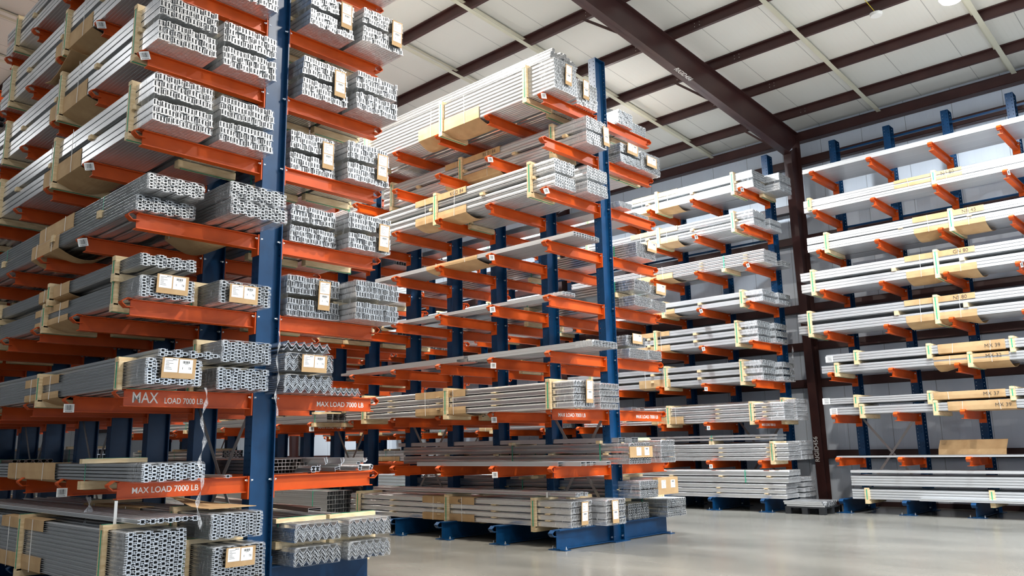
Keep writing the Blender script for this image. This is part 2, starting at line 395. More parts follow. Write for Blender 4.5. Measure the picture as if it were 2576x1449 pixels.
# cross braces and tie rods
def brace(r, i, label):
    a = YU[r][i] + .02; c = YU[r][i + 1] - .02; x = XR[r]
    t = thing('cross_brace', (x, (a + c) / 2, .35), label, 'brace', 'cross braces of the racks')
    yo = (c - a) / 2
    ob('flat_bar', MB().bar((-.09, -yo, 0), (-.09, yo, 1.72), .05, .006, 'bar', (1, 0, 0)), t)
    ob('flat_bar', MB().bar((-.07, yo, 0), (-.07, -yo, 1.72), .05, .006, 'bar', (1, 0, 0)), t)
for r, l in (('A', (0, 3, 5, 8)), ('B', (0, 3, 5, 8, 10)), ('C', (0, 4, 8)), ('D', (0, 3))):
    for i in l: brace(r, i, 'crossed grey flat bars between the %s and %s columns of the %s rack' % (ORD[i] if r != 'D' else ['farthest', '', '', 'second nearest'][i], ORD[i + 1] if r != 'D' else ['', 'second farthest', '', '', 'nearest'][i + 1], RN[r]))
for r, z, w in (('D', 8.33, 'top'), ('D', 6.43, 'middle'), ('C', 6.32, 'middle')):
    y0, y1 = min(YU[r]), max(YU[r])
    b = MB()
    for a_, b_ in zip(sorted(YU[r])[:-1], sorted(YU[r])[1:]): b.box(-.022, a_ + .01, -.022, .022, b_ - .01, .022, 'blue')
    o = ob('tie_rail', b, None, (XR[r] + .05, 0, z)); tag(o, 'blue horizontal tie rail at the %s of the %s rack columns' % (w, RN[r]), 'rail')

# ------------------------------------------------------------------ extrusion profiles: cell of (w,h) with origin at its centre-bottom, running y 0..1
PC = {}
def prof(kind, w, h, k='alu'):
    key = (kind, round(w, 4), round(h, 4), k)
    if key in PC: return PC[key]
    b = MB(); t = .004; a = w / 2
    P = lambda pts, c=False, tt=t: b.path([(x * w, z * h) for x, z in pts], tt, k, c)
    if kind == 'ladder':      # tall hollow cell, S rib and projecting flanges
        P([(-.50, .10), (.02, .14), (-.01, .92), (-.52, .86)], True, .0024)
        P([(.10, .90), (.34, .92), (.14, .52), (.38, .18), (.12, .14)], False, .0034)
        P([(-.62, .0), (.62, .06)], False, .0026)
        P([(.24, .3), (.24, .8)], False, .004)
    elif kind == 'star':      # square box with corner nibs, clip arms each side
        s = .27; z0, z1 = .08, .92
        P([(-s, z0), (s, z0), (s, z1), (-s, z1)], True, .0026)
        for sx in (-1, 1):
            for zz in (.34, .66): P([(sx * s, zz), (sx * s * .7, zz)], False, .003)
            P([(sx * s, .30), (sx * .58, .24)], False, .0024); P([(sx * s, .74), (sx * .58, .80)], False, .0024)
        P([(.58, .24), (.58, .5), (.36, .5)], False, .0024)
        for zz in (z0, z1):
            for xx in (-.09, .09): P([(xx, zz), (xx, zz + (.12 if zz < .5 else -.12))], False, .003)
    elif kind == 'vee':       # whole corrugated panel: w is total width, h the wave height
        n = 6; pts = []; 
        for i in range(n):
            x = -a + i * w / n; q = w / n
            pts += [(x, 0), (x + q * .07, 0), (x + q * .43, h), (x + q * .57, h), (x + q * .93, 0)]
            for cx, cz_ in ((x + q * .5, h), (x, 0)):
                e = .0075; b.path([(cx - e, cz_), (cx + e, cz_), (cx + e, cz_ + 2 * e), (cx - e, cz_ + 2 * e)], .0028, k, True)
        pts.append((a, 0)); b.path(pts, .0035, k)
    elif kind == 'oval':      # slanted hexagonal tube with claw edges
        P([(-.30, .10), (.02, .0), (.34, .30), (.32, .88), (.0, 1.0), (-.34, .68)], True, .0045)
        P([(.34, .30), (.52, .12)], False, .004); P([(.32, .88), (.5, 1.0)], False, .004)
        P([(-.34, .68), (-.52, .86)], False, .004); P([(-.30, .10), (-.5, .0)], False, .004)
        P([(-.10, .12), (.16, .36), (.14, .80)], False, .004)
    elif kind == 'bone':      # tall double cell
        P([(-.26, .04), (.26, .04), (.40, .28), (.16, .5), (.40, .72), (.26, .96), (-.26, .96), (-.40, .72), (-.16, .5), (-.40, .28)], True, .005)
        P([(-.52, .5), (-.16, .5)], False, .005); P([(.16, .5), (.5, .5)], False, .005)
    elif kind == 'cell':      # small rectangular hollow with side lips
        P([(-.40, .08), (.40, .08), (.40, .92), (-.40, .92)], True, .004); P([(-.5, .5), (-.4, .5)]); P([(.4, .3), (.5, .3)]); P([(-.18, .5), (.18, .5)], False, .0045)
    elif kind == 'board':     # wide flat box
        P([(-.495, .03), (.495, .03), (.495, .97), (-.495, .97)], True, .004); P([(-.2, .05), (-.2, .95)]); P([(.2, .05), (.2, .95)])
        P([(-.505, .45), (-.49, .45)], False, .004)
    elif kind == 'slat':      # thin channel, open below
        P([(-.49, .05), (-.49, .92), (.49, .92), (.49, .05)], False, .004); P([(-.49, .5), (.49, .5)], False, .003)
    elif kind == 'tube':
        n = 18; b.path([(a * .96 * math.cos(2 * math.pi * j / n), h / 2 + h * .48 * math.sin(2 * math.pi * j / n)) for j in range(n)], .005, k, True)
    elif kind == 'angle':
        P([(-.45, .9), (-.3, .05), (.1, .12), (.42, .6)], False, .004); P([(.1, .12), (.3, .95)], False, .004); P([(-.3, .05), (-.5, .0)], False, .004)
    me = PC[key] = b.mesh('extrusion'); return me

# ------------------------------------------------------------------ bundle accessories
def batten_frame(t, w, h, y, top=True, side=-1, bot=True, strap=True, band=True, other=False):
    e = .055; x0, x1 = -w / 2, w / 2
    if side: 
        xs = x0 - .045 if side < 0 else x1
        ob('wood_batten', MB().box(xs, y - .045, -.02, xs + .045, y + .045, h + .03, 'wood'), t)
    if bot: ob('wood_batten', MB().box(x0 - .05, y - .045, -.085, x1 + .02, y + .045, -.004, 'wood'), t)
    if top: ob('wood_batten', MB().box(x0 - .05, y - .04, h + .004, x1 + .02, y + .04, h + .05, 'wood'), t)
    if strap:
        b = MB(); xa = x0 - .048 if side < 0 else x0 - .004; xb = x1 + .05 if side > 0 else x1 + .022; za = -.09 if bot else -.004; zb = h + .053 if top else h + .004
        for q in ((xa - .001, za, xa + .0015, zb), (xb - .0015, za, xb + .001, zb), (xa, zb - .0015, xb, zb + .001), (xa, za - .001, xb, za + .0015)):
            b.box(q[0], y - .009, q[1], q[2], y + .009, q[3], 'green')
        ob('green_strap', b, t)
def film(t, w, h, y0=-.012, ln=.32, ch=.035):
    g = .010; x = w / 2 + g; z0, z1 = -g * .5, h + g
    def ring(y, s, c):
        X = x - s; A = z0 + s; Z = z1 - s
        return [(-X + c, y, A), (X - c, y, A), (X, y, A + c), (X, y, Z - c), (X - c, y, Z), (-X + c, y, Z), (-X, y, Z - c), (-X, y, A + c), (-X + c, y, A)]
    rows = [ring(y0 + ln, 0, .012)] + [ring(y0 + ln * f, R(-.003, .002), .018) for f in (.8, .6, .4, .2)] + [ring(y0 + .012, 0, .02), ring(y0, .012, ch)]
    ob('plastic_wrap', MB().sheet(rows, 'film'), t)
def sleeve(t, w, h, ya, yb, mode='low', side=-1, sag=.09, txt=None, tw=None, arms=()):
    """folded cardboard around the bundle edge; mode low: side strip + sagging underside, full: whole side, split: extra strip on the top edge"""
    b = MB(); x0 = -w / 2 - .008; n = 10; s = 1 if side < 0 else -1; ys = [ya + (yb - ya) * i / 14 for i in range(15)]
    up = {'low': .42 * h, 'full': h + .008, 'split': .30 * h}[mode]
    up = max(up, .07)
    prof_ = []
    if mode == 'full': prof_ += [(-w / 2 + .15, h + .01), (-w / 2 + .02, h + .012)]
    prof_ += [(x0, up), (x0 - .003, up * .5), (x0, .0)]
    und = [(x0 + .02 + (w * .93) * j / n, -.012 - sag * math.sin(math.pi * j / n) ) for j in range(n + 1)]
    rows = []
    for q, y in enumerate(ys):
        f = .95
        for a_ in arms: f = min(f, max(.03, (abs(y - a_) - .06) / .28))
        # the underside lies against the metal at the ends of the arms, sags between
        rows.append([(x * s, y + R(-.004, .004), z) for x, z in prof_] + [(x * s, y, -.012 + (z + .012) * f) for x, z in und])
    b.sheet(rows, 'card')
    me = b.mesh('cardboard_sleeve'); o = ob('cardboard_sleeve', me, t)
    md = o.modifiers.new('thick', 'SOLIDIFY'); md.thickness = .005; md.offset = 1 if s > 0 else -1
    if mode == 'split':
        rows = [[(( x0) * s, y, h - .35 * min(h, .3)), (x0 * s, y, h + .006), ((x0 + .12) * s, y, h + .014)] for y in ys[::2]]
        o = ob('cardboard_strip', MB().sheet(rows, 'card'), t); md = o.modifiers.new('thick', 'SOLIDIFY'); md.thickness = .005; md.offset = 1
    for yy in (ya + (yb - ya) * .22, ya + (yb - ya) * .78):
        x = (x0 - .012) * s
        ob('twine', MB().bar((x, yy, -.012), (x, yy + R(-.02, .02), h + .01), .005, .004, 'string', (0, 1, 0)), t)
    if txt:
        text('handwriting', txt, tw or .10, 'ink', t, ((x0 - .0085), ya + (yb - ya) * .30, (up * .25 if mode != 'split' else h - .085)), FACE_NX, 1, -.001, .0003)
def make_label():
    card = MB().box(0, -.003, 0, .16, .003, .34, 'card').mesh('label_card')
    p = MB().box(0, -.0045, 0, .128, -.003, .128, 'paper')
    for i in range(7):
        p.box(.012, -.0052, .105 - i * .013, .012 + .09 * random.Random(i).uniform(.25, .8), -.0045, .108 - i * .013, 'ink')
    bars(p, .075, .112, .04, .01, 12, -.0045, seed=5)
    p1 = p.mesh('paper_label')
    p = MB().box(0, -.0045, 0, .128, -.003, .125, 'paper'); bars(p, .032, .09, .066, .022, 20, -.0045, seed=9)
    p.box(.05, -.0052, .082, .085, -.0045, .085, 'ink')
    # "1" and "TX"
    p.box(.032, -.0052, .035, .036, -.0045, .055, 'ink')
    p.box(.088, -.0052, .052, .100, -.0045, .055, 'ink').box(.0925, -.0052, .035, .0955, -.0045, .052, 'ink')
    for q in (((.103, .035), (.114, .055)), ((.103, .055), (.114, .035))):
        p.bar((q[0][0], -.0049, q[0][1]), (q[1][0], -.0049, q[1][1]), .0007, .003, 'ink', (0, 0, 1))
    p2 = p.mesh('paper_label')
    return card, p1, p2
CARD, PAP1, PAP2 = make_label()
def label(t, x, z, tall=True, y=-.04, sc=1., tilt=0.):
    if tall:
        c = ob('label_card', CARD, t, (x, y, z), (R(-.05, .08), tilt, 0), (sc, 1, sc))
        ob('paper_label', PAP1, c, (.016, 0, .195)); ob('paper_label', PAP2, c, (.016, 0, .06))
    else:
        c = ob('label_card', MB().box(0, -.003, 0, .32, .003, .19, 'card'), t, (x, y, z), (R(.02, .12), tilt, 0), (sc, 1, sc))
        ob('paper_label', PAP1, c, (.02, 0, .055)); ob('paper_label', PAP2, c, (.16, 0, .052))

KN = {'ladder': 'ladder-ended', 'star': 'star-celled', 'vee': 'corrugated', 'oval': 'oval-celled', 'bone': 'double-celled', 'cell': 'small-celled', 'board': 'flat-board', 'slat': 'open-channel', 'tube': 'round-tube', 'angle': 'angled'}
used = set()
def bundle(r, lv, where, kind, x0, x1, h, y0, ln=5.5, z=0., nx=7, nz=6, groups=1, gap=.05, stag=False, k='alu', jit=.012, skew=0.,
           wrap=True, nob=False, frames=(.35, 2.42, 4.75), fside=-1, ftop=True, fbot=True, sl=None, lab=None, bay='', spacer=True, drop=0, txt=None, what=None):
    """x0,x1 relative to the rack's column line; z above the arm top"""
    w = x1 - x0; zb = ZL[r][lv] + z + .0015
    words = '%saluminium %s bundle, %s rack, %s level, %s%s' % ('film-wrapped ' if wrap else '', KN[kind], RN[r], LV[lv], where, bay)
    if what: words = what
    assert words not in used, words; used.add(words)
    t = thing('extrusion_bundle', (XR[r] + (x0 + x1) / 2, y0, zb), words, 'metal bundle', 'bundles of aluminium extrusions')
    gh = (h - gap * (groups - 1)) / groups; per = nz // groups; ch = gh / per
    if kind == 'vee': # nested corrugated panels
        wh = .042; pitch = (gh - wh - .016) / max(1, per - 1)
        me = prof('vee', w, wh, k)
        for g in range(groups):
            for j in range(per):
                ob('extrusion', me, t, (R(-.004, .004), R(-jit, jit), g * (gh + gap) + j * pitch + .003), (0, 0, R(-.001, .001)), (1, ln, 1))
    else:
        cw = w / (nx + (.5 if False else 0)); me = prof(kind, cw, ch, k); cnt = 0
        for g in range(groups):
            for j in range(per):
                for i in range(nx):
                    if drop and g == groups - 1 and j == per - 1 and i >= nx - drop: continue
                    zz = g * (gh + gap) + j * ch + .002
                    if stag:
                        if i % 2: zz += ch * .5
                        if i % 2 and j == per - 1: continue
                    cnt += 1
                    if cnt > 100: continue
                    ob('extrusion', me, t, (-w / 2 + cw * (i + .5) + R(-.0015, .0015), R(-jit, jit), zz + skew * (i / nx - .5)), (0, 0, 0), (1, ln, 1))
    if groups > 1 and spacer:
        for g in range(groups - 1):
            zz = g * (gh + gap) + gh
            for yy in (.45, 1.6, 2.9, 4.2):
                ob('wood_spacer', MB().box(-w / 2 - .035, yy - .04, zz + .002, w / 2 + .01, yy + .04, zz + gap - .002, 'wood'), t)
    for fi, f in enumerate(frames):
        bt = fbot and not (nob and fi == 0)
        if bt and not (z > .05):
            for a_ in YU[r]:
                if abs(y0 + f - a_) < .12: f = a_ - y0 + math.copysign(.12, y0 + f - a_)
        if 0 < f < ln: batten_frame(t, w, h, f, top=ftop, side=fside, bot=bt)
    if wrap: film(t, w, h)
    if sl: sleeve(t, w, h, sl[0], sl[1], sl[2], fside if fside else -1, sag=sl[3] if len(sl) > 3 else .08, txt=txt, arms=[a_ - y0 for a_ in YU[r]])
    if lab:
        if lab[0] == 'V': label(t, lab[1], lab[2], True, sc=lab[3] if len(lab) > 3 else 1)
        else: label(t, lab[1], lab[2], False, sc=lab[3] if len(lab) > 3 else 1)
    return t

# ------------------------------------------------------------------ LEFT RACK, front arms
FO, FI = (-1.50, -.92), (-.78, -.16)
ld = dict(kind='ladder', nx=16, nz=6, groups=2, gap=.055, jit=.02, skew=.0)
for lv, h in ((5, .51), (6, .51), (7, .49), (8, .42)):
    bundle('A', lv, 'front outer', x0=-1.53, x1=-.91, h=h, y0=-.36, frames=(.50, 2.72, 4.9), sl=(1.9, 3.15, 'low', .10) if lv != 8 else (1.5, 2.4, 'low', .05), k='alu', ftop=True, **ld)
    bundle('A', lv, 'front inner', x0=-.79, x1=-.16, h=h, y0=-.30, frames=(.9, 2.9, 4.9), fside=0, ftop=False, **ld)
st = dict(kind='star', stag=True, jit=.012)
bundle('A', 4, 'front outer lower', x0=-1.53, x1=-.93, h=.16, y0=-.12, nx=8, nz=5, frames=(), sl=(2.15, 3.1, 'full', .10), txt='F 5', **st)
bundle('A', 4, 'front outer upper', x0=-1.51, x1=-.93, h=.16, y0=-.30, z=.185, nx=8, nz=5, frames=(1.1, 2.5, 4.4), fside=0, ftop=False, fbot=True, sl=(1.95, 3.1, 'full', .04), **st)
bundle('A', 4, 'front inner lower', x0=-.79, x1=-.15, h=.165, y0=-.63, nx=8, nz=5, frames=(), sl=(.9, 1.5, 'low', .12), **st)
bundle('A', 4, 'front inner upper', x0=-.79, x1=-.15, h=.165, y0=-.60, z=.185, nx=8, nz=5, frames=(1.1, 2.5), fside=0, ftop=False, **st)
bundle('A', 3, 'front outer lower', x0=-1.48, x1=-.94, h=.21, y0=-.22, nx=7, nz=7, frames=(.55, 2.6, 4.6), sl=(1.9, 3.0, 'split', .07), lab=('H', -.13, .05), **st)
bundle('A', 3, 'front outer upper', x0=-1.50, x1=-.95, h=.13, y0=-.25, z=.30, nx=7, nz=4, wrap=False, frames=(.55, 2.45, 4.4), sl=(1.9, 2.9, 'full', .05), **st)
bundle('A', 3, 'front inner', x0=-.75, x1=-.18, h=.23, y0=-.40, nx=7, nz=7, frames=(.45, 2.6), lab=('H', -.20, .01), **st)
bundle('A', 2, 'front outer lower', x0=-1.57, x1=-1.05, h=.24, y0=-.70, nx=7, nz=8, frames=(.55, 2.75, 4.9), nob=True, sl=(2.2, 3.3, 'split', .06), lab=('H', -.14, .06), **st)
bundle('A', 2, 'front outer loose upper', x0=-1.45, x1=-.86, h=.075, y0=-.66, z=.262, nx=8, nz=2, wrap=False, frames=(), **st)
bundle('A', 2, 'front inner lower', x0=-.74, x1=-.18, h=.22, y0=-.42, nx=7, nz=7, frames=(.5, 2.5), **st)
bundle('A', 2, 'front inner upper', x0=-.72, x1=-.18, h=.22, y0=-.45, z=.275, nx=7, nz=7, frames=(.5, 2.5), **st)
bundle('A', 1, 'front outer', x0=-1.50, x1=-.92, h=.165, y0=-.60, nx=8, nz=5, frames=(1.35,), fside=0, sl=(2.2, 3.8, 'full', .04), **st)
bundle('A', 0, 'front outer lower', x0=-1.58, x1=-1.04, h=.52, y0=-.55, nx=7, nz=13, frames=(.45, 2.75, 4.9), nob=True, sl=(2.1, 3.5, 'split', .04), **st)
bundle('A', 0, 'front outer loose upper', x0=-1.50, x1=-.95, h=.05, y0=-.60, z=.58, nx=7, nz=1, wrap=False, frames=(), kind='star', k='alu', jit=.03)
bundle('A', 0, 'front inner lower', x0=-.80, x1=-.26, h=.32, y0=-.62, nx=7, nz=9, frames=(.5,), lab=('H', -.16, .13, .95), **st)
bundle('A', 0, 'front inner upper', x0=-.82, x1=-.29, h=.235, y0=-.60, z=.39, nx=7, nz=8, frames=(.75, 2.9), sl=(1.6, 3.2, 'full', .02), **st)
tg = thing('loose_extrusion', (-.62, -.35, ZL['A'][1] + .002), 'single short star-profile bar lying on the first-level arm of the left rack', 'metal bar')
ob('extrusion', prof('star', .075, .035), tg, (.08, 0, 0), (0, 0, .05), (1, 3.0, 1))

# LEFT RACK, back arms
for lv, h, y in ((4, .44, -.08), (5, .49, -.03), (6, .49, -.25), (7, .44, -.36)):
    bundle('A', lv, 'back inner', x0=.24, x1=.86, h=h, y0=y, frames=(.9, 2.9, 4.9), fside=0, ftop=False, lab=None if lv == 4 else ('V', .10, .1, 1.0), **ld)
    bundle('A', lv, 'back outer', x0=.93, x1=1.55, h=h, y0=y - .18 if lv < 6 else y - .12, frames=(.9, 2.9, 4.9), fside=1, ftop=False, lab=('V', .10, .02 if lv == 4 else .07, 1.0) if lv != 6 else None, **ld)
bundle('A', 3, 'back inner', x0=.20, x1=.90, h=.47, y0=-.12, frames=(.9, 2.9, 4.9), fside=0, ftop=False, lab=('V', .03, .10), **ld)
bundle('A', 3, 'back outer', x0=.93, x1=1.56, h=.46, y0=-.42, frames=(.5, 2.9, 4.9), fside=0, ftop=False, **ld)
bundle('A', 8, 'back inner', x0=.24, x1=.86, h=.40, y0=-.3, frames=(.9, 2.9, 4.9), fside=0, ftop=False, lab=('V', .1, .0), **ld)
bundle('A', 8, 'back outer', x0=.95, x1=1.56, h=.40, y0=-.35, frames=(.9, 2.9, 4.9), fside=0, ftop=False, lab=('V', .12, .0), **ld)
bundle('A', 2, 'back inner lower', kind='vee', x0=.04, x1=.64, h=.19, y0=-.40, nz=7, frames=(.5, 2.4), fside=0)
bundle('A', 2, 'back inner middle', kind='vee', x0=.04, x1=.64, h=.19, y0=-.40, z=.235, nz=7, frames=(.5, 2.4), fside=0, lab=('H', -.13, -.01))
bundle('A', 2, 'back inner top', kind='vee', x0=.04, x1=.64, h=.10, y0=-.35, z=.46, nz=2, wrap=False, frames=(), fside=0)
bundle('A', 2, 'back outer', kind='vee', x0=.70, x1=1.18, h=.09, y0=-.2, nz=2, wrap=False, frames=(), fside=0)
for nm, z in (('lower', 0), ('upper', .245)):
    bundle('A', 0, 'back inner ' + nm, kind='vee', x0=.27, x1=.84, h=.185, y0=-.33, z=z, nz=8, frames=(.35, 2.4), fside=0)
    bundle('A', 0, 'back outer ' + nm, kind='vee', x0=.95, x1=1.53, h=.185, y0=-.34, z=z, nz=8, frames=(.35, 2.4), fside=0)
t = thing('channel_bar', (.95, .35, ZL['A'][0] + .492), 'long dark reddish channel lying on top of the floor-level back bundles', 'metal bar')
ob('extrusion', prof('slat', .16, .05, 'bronze'), t, (0, 0, 0), (0, 0, -.16), (1, 4.6, 1))
# scrap profiles on first level back arms
bundle('A', 1, 'back inner', kind='board', x0=.22, x1=.80, h=.16, y0=.35, nx=4, nz=4, wrap=False, frames=(), fside=0, k='bronze', jit=.05)
sc_t = thing('scrap_profiles', (1.10, .1, ZL['A'][1] + .002), 'jumble of mixed loose profile ends on the first-level back arms, left rack', 'metal offcuts')
for i in range(13):
    kk = random.choice(('angle', 'slat', 'angle', 'bone')); w_ = R(.05, .09); h_ = R(.05, .09)
    ob('extrusion', prof(kk, round(w_, 2), round(h_, 2)), sc_t, (-.42 + .068 * i + R(-.02, .02), R(-.25, .3), (i % 3) * .045 + .01), (0, R(-.5, .5), R(-.04, .04)), (1, R(3, 4.5), 1))

# ------------------------------------------------------------------ MIDDLE RACK (front) ; x relative to XR
ov = dict(kind='oval', gap=.018)
bundle('B', 0, 'front outer', x0=-1.18, x1=-.68, h=.375, y0=-.24, nx=6, nz=4, groups=4, k='alub', frames=(.72, 2.7, 5.2), sl=(2.05, 3.35, 'split', .02), txt='40', lab=('V', -.06, .03), **ov)
bundle('B', 0, 'front inner', x0=-.60, x1=-.10, h=.375, y0=-.45, nx=6, nz=4, groups=4, k='alub', frames=(.7, 2.7), lab=('V', -.14, .03), **ov)
t = thing('loose_extrusion', (5.20, -.30, ZL['B'][0] + .435), 'taped bunch of bright loose profiles on top of the middle rack floor bundle', 'metal bars')
for i in range(4): ob('extrusion', prof('oval', .07, .06, 'alub'), t, (-.14 + .075 * i, R(-.02, .02), R(0, .03)), (0, R(-.3, .3), 0), (1, 4.9 - .3 * i, 1))
ob('tape_band', MB().box(-.19, .52, .075, .13, .55, .079, 'string').box(-.19, .52, -.004, -.186, .55, .079, 'string').box(.126, .52, -.004, .13, .55, .079, 'string'), t)
bundle('B', 2, 'front outer', x0=-1.63, x1=-1.14, h=.38, y0=-.72, nx=6, nz=4, groups=4, k='alub', frames=(.45, 2.7, 4.95), nob=True, sl=(2.25, 3.5, 'split', .03), txt='40', lab=('V', .0, .06), ln=5.55, **ov)
bundle('B', 2, 'front inner', nob=True, x0=-.60, x1=-.10, h=.40, y0=-.42, nx=6, nz=4, groups=4, k='alub', frames=(.45, 2.7), **ov)
bundle('B', 1, 'front outer', kind='slat', x0=-1.45, x1=-1.0, h=.07, y0=-.40, ln=3.2, nx=4, nz=1, wrap=False, frames=(), k='aluw', jit=.2)
bundle('B', 1, 'front inner', kind='slat', x0=-.95, x1=-.55, h=.06, y0=-.60, ln=3.0, nx=4, nz=1, wrap=False, frames=(), k='aluw', jit=.2)
bundle('B', 3, 'front outer', kind='slat', x0=-1.50, x1=-.90, h=.09, y0=-1.0, ln=2.6, nx=8, nz=2, wrap=True, frames=(), k='aluw', jit=.01)
bundle('B', 3, 'front outer loose tubes', kind='board', x0=-1.52, x1=-1.15, h=.09, y0=1.75, ln=3.3, nx=4, nz=2, wrap=False, frames=(), k='alub', jit=.2)
bundle('B', 4, 'front', kind='slat', x0=-1.35, x1=-1.05, h=.055, y0=-.35, ln=4.2, nx=4, nz=1, wrap=True, frames=(), k='aluw')
bundle('B', 5, 'front', kind='slat', x0=-1.42, x1=-.78, h=.075, y0=-.66, ln=4.9, nx=10, nz=1, wrap=False, frames=(), k='aluw', jit=.006, sl=(2.1, 3.4, 'low', .05))
bn = dict(kind='bone', nx=9, nz=4, groups=2, gap=.05, k='aluw', jit=.01)
bundle('B', 6, 'front outer', x0=-1.46, x1=-.94, h=.46, y0=-.35, ln=5.2, frames=(.5, 2.7, 4.9), sl=(2.0, 3.35, 'split', .06), txt='KGD 84', **bn)
bundle('B', 6, 'front inner', x0=-.82, x1=-.28, h=.45, y0=-.50, frames=(.5, 2.7), **bn)
bundle('B', 7, 'front inner', x0=-.83, x1=-.29, h=.46, y0=-.53, ln=5.3, frames=(.72, 2.85, 5.0), sl=(1.95, 3.4, 'split', .06), txt='RC0184', lab=('V', .14, .05), **bn)
bundle('B', 8, 'front outer', kind='oval', x0=-1.53, x1=-.95, h=.52, y0=-.46, ln=5.3, nx=10, nz=8, k='aluw', frames=(.6, 2.75, 4.9), sl=(1.7, 3.3, 'low', .12), lab=('V', -.06, .12))
bundle('B', 8, 'front outer loose upper', kind='cell', x0=-1.45, x1=-.80, h=.16, y0=-.35, z=.58, ln=5.2, nx=9, nz=3, k='alub', wrap=False, frames=(), drop=4, jit=.05)
bundle('B', 8, 'front inner', kind='oval', x0=-.78, x1=-.22, h=.45, y0=-.32, ln=5.3, nx=9, nz=7, k='alub', frames=(.6, 2.75), lab=('V', -.16, .12), wrap=False)
# middle rack, back arms
cl = dict(kind='cell', k='alu', fside=0, ftop=False)
bundle('B', 0, 'back inner lower', x0=.33, x1=.91, h=.25, y0=-.20, nx=10, nz=3, kind='bone', fside=0, frames=(.4, 2.5))
bundle('B', 0, 'back outer lower', x0=1.14, x1=1.72, h=.29, y0=-.42, nx=9, nz=4, groups=2, gap=.02, kind='bone', fside=1, frames=(.5, 2.5))
bundle('B', 0, 'back inner upper', x0=.10, x1=.62, h=.26, y0=-.60, z=.365, nx=10, nz=4, groups=2, gap=.02, kind='bone', fside=0, frames=(.6, 2.5))
bundle('B', 0, 'back outer upper', x0=.66, x1=1.22, h=.27, y0=-.45, z=.38, nx=9, nz=4, groups=2, gap=.02, kind='bone', fside=0, frames=(.6, 2.5), wrap=False)
t = thing('cardboard_box_end', (7.13, -.58, ZL['B'][0] + .39), 'tan cardboard end box with two white labels on the middle rack floor stack', 'cardboard')
ob('cap', MB().box(-.30, 0, 0, .30, .1, .27, 'card'), t); ob('paper_label', PAP1, t, (-.20, .002, .10)); ob('paper_label', PAP2, t, (.08, .002, .10))
bundle('B', 1, 'back inner', x0=-.17, x1=.42, h=.32, y0=-.62, nx=9, nz=4, groups=2, gap=.03, kind='bone', fside=0, frames=(.5, 2.5))
bundle('B', 1, 'back outer', x0=.76, x1=1.18, h=.36, y0=-.60, nx=7, nz=4, groups=4, gap=.02, kind='oval', fside=1, frames=(.5, 2.5))
bundle('B', 1, 'back inner loose upper', x0=-.12, x1=.36, h=.08, y0=-.45, z=.335, nx=5, nz=1, kind='slat', fside=0, frames=(), wrap=False, jit=.08)
t = thing('cardboard_box_end', (6.30, -.655, ZL['B'][1] + .10), 'tan cardboard end cover with two white labels on the first-level stack, middle rack', 'cardboard')
ob('cap', MB().box(-.32, 0, 0, .31, .016, .17, 'card'), t); ob('paper_label', PAP1, t, (-.14, .002, .03)); ob('paper_label', PAP2, t, (.08, .002, .03))
bundle('B', 3, 'back inner lower', x0=.30, x1=.80, h=.16, y0=-.38, nx=9, nz=4, frames=(.4, 2.4), **cl)
bundle('B', 3, 'back outer', x0=.83, x1=1.22, h=.16, y0=-.41, nx=8, nz=4, frames=(.4, 2.4), **cl)
bundle('B', 3, 'back inner upper', x0=.30, x1=.85, h=.17, y0=-.34, z=.21, nx=9, nz=4, frames=(.4, 2.4), lab=('H', -.16, .04, .9), **cl)
bundle('B', 4, 'back inner lower', x0=.28, x1=.74, h=.17, y0=-.55, nx=9, nz=4, frames=(.4, 2.4), **cl)
bundle('B', 4, 'back outer lower', x0=.88, x1=1.34, h=.17, y0=-.48, nx=9, nz=4, frames=(.4, 2.4), **cl)
bundle('B', 4, 'back inner upper', x0=.25, x1=.70, h=.18, y0=-.58, z=.26, nx=9, nz=4, frames=(.4, 2.4), **cl)
bundle('B', 4, 'back outer upper', x0=.85, x1=1.30, h=.16, y0=-.5, z=.26, nx=9, nz=4, frames=(.4, 2.4), lab=('H', -.12, .02, .95), **cl)
bundle('B', 5, 'back inner', x0=.45, x1=1.03, h=.25, y0=-.52, nx=11, nz=6, frames=(.4, 2.4), lab=('H', -.02, .13, .9), **cl)
bundle('B', 6, 'back inner', x0=.22, x1=.58, h=.10, y0=-.38, nx=9, nz=3, frames=(), **cl)
bundle('B', 6, 'back outer', x0=.90, x1=1.36, h=.07, y0=-.20, nx=10, nz=2, frames=(), **cl)
bundle('B', 7, 'back inner', x0=.33, x1=.93, h=.35, y0=-.37, nx=11, nz=8, groups=2, gap=.04, frames=(.5, 2.4), lab=('H', -.15, .19), **cl)
bundle('B', 7, 'back outer', x0=.95, x1=1.55, h=.36, y0=-.38, nx=11, nz=8, frames=(.5, 2.4), lab=('H', -.18, .10), **cl)
bundle('B', 8, 'back lower', x0=.90, x1=1.46, h=.23, y0=-.17, nx=11, nz=5, frames=(.4, 2.4), **cl)
bundle('B', 8, 'back upper', x0=.42, x1=.86, h=.27, y0=-.3, nx=9, nz=6, frames=(), **cl)
bundle('B', 2, 'back', kind='slat', x0=.30, x1=1.1, h=.05, y0=-.2, nx=6, nz=1, fside=0, frames=(), wrap=False, jit=.4, k='alub')

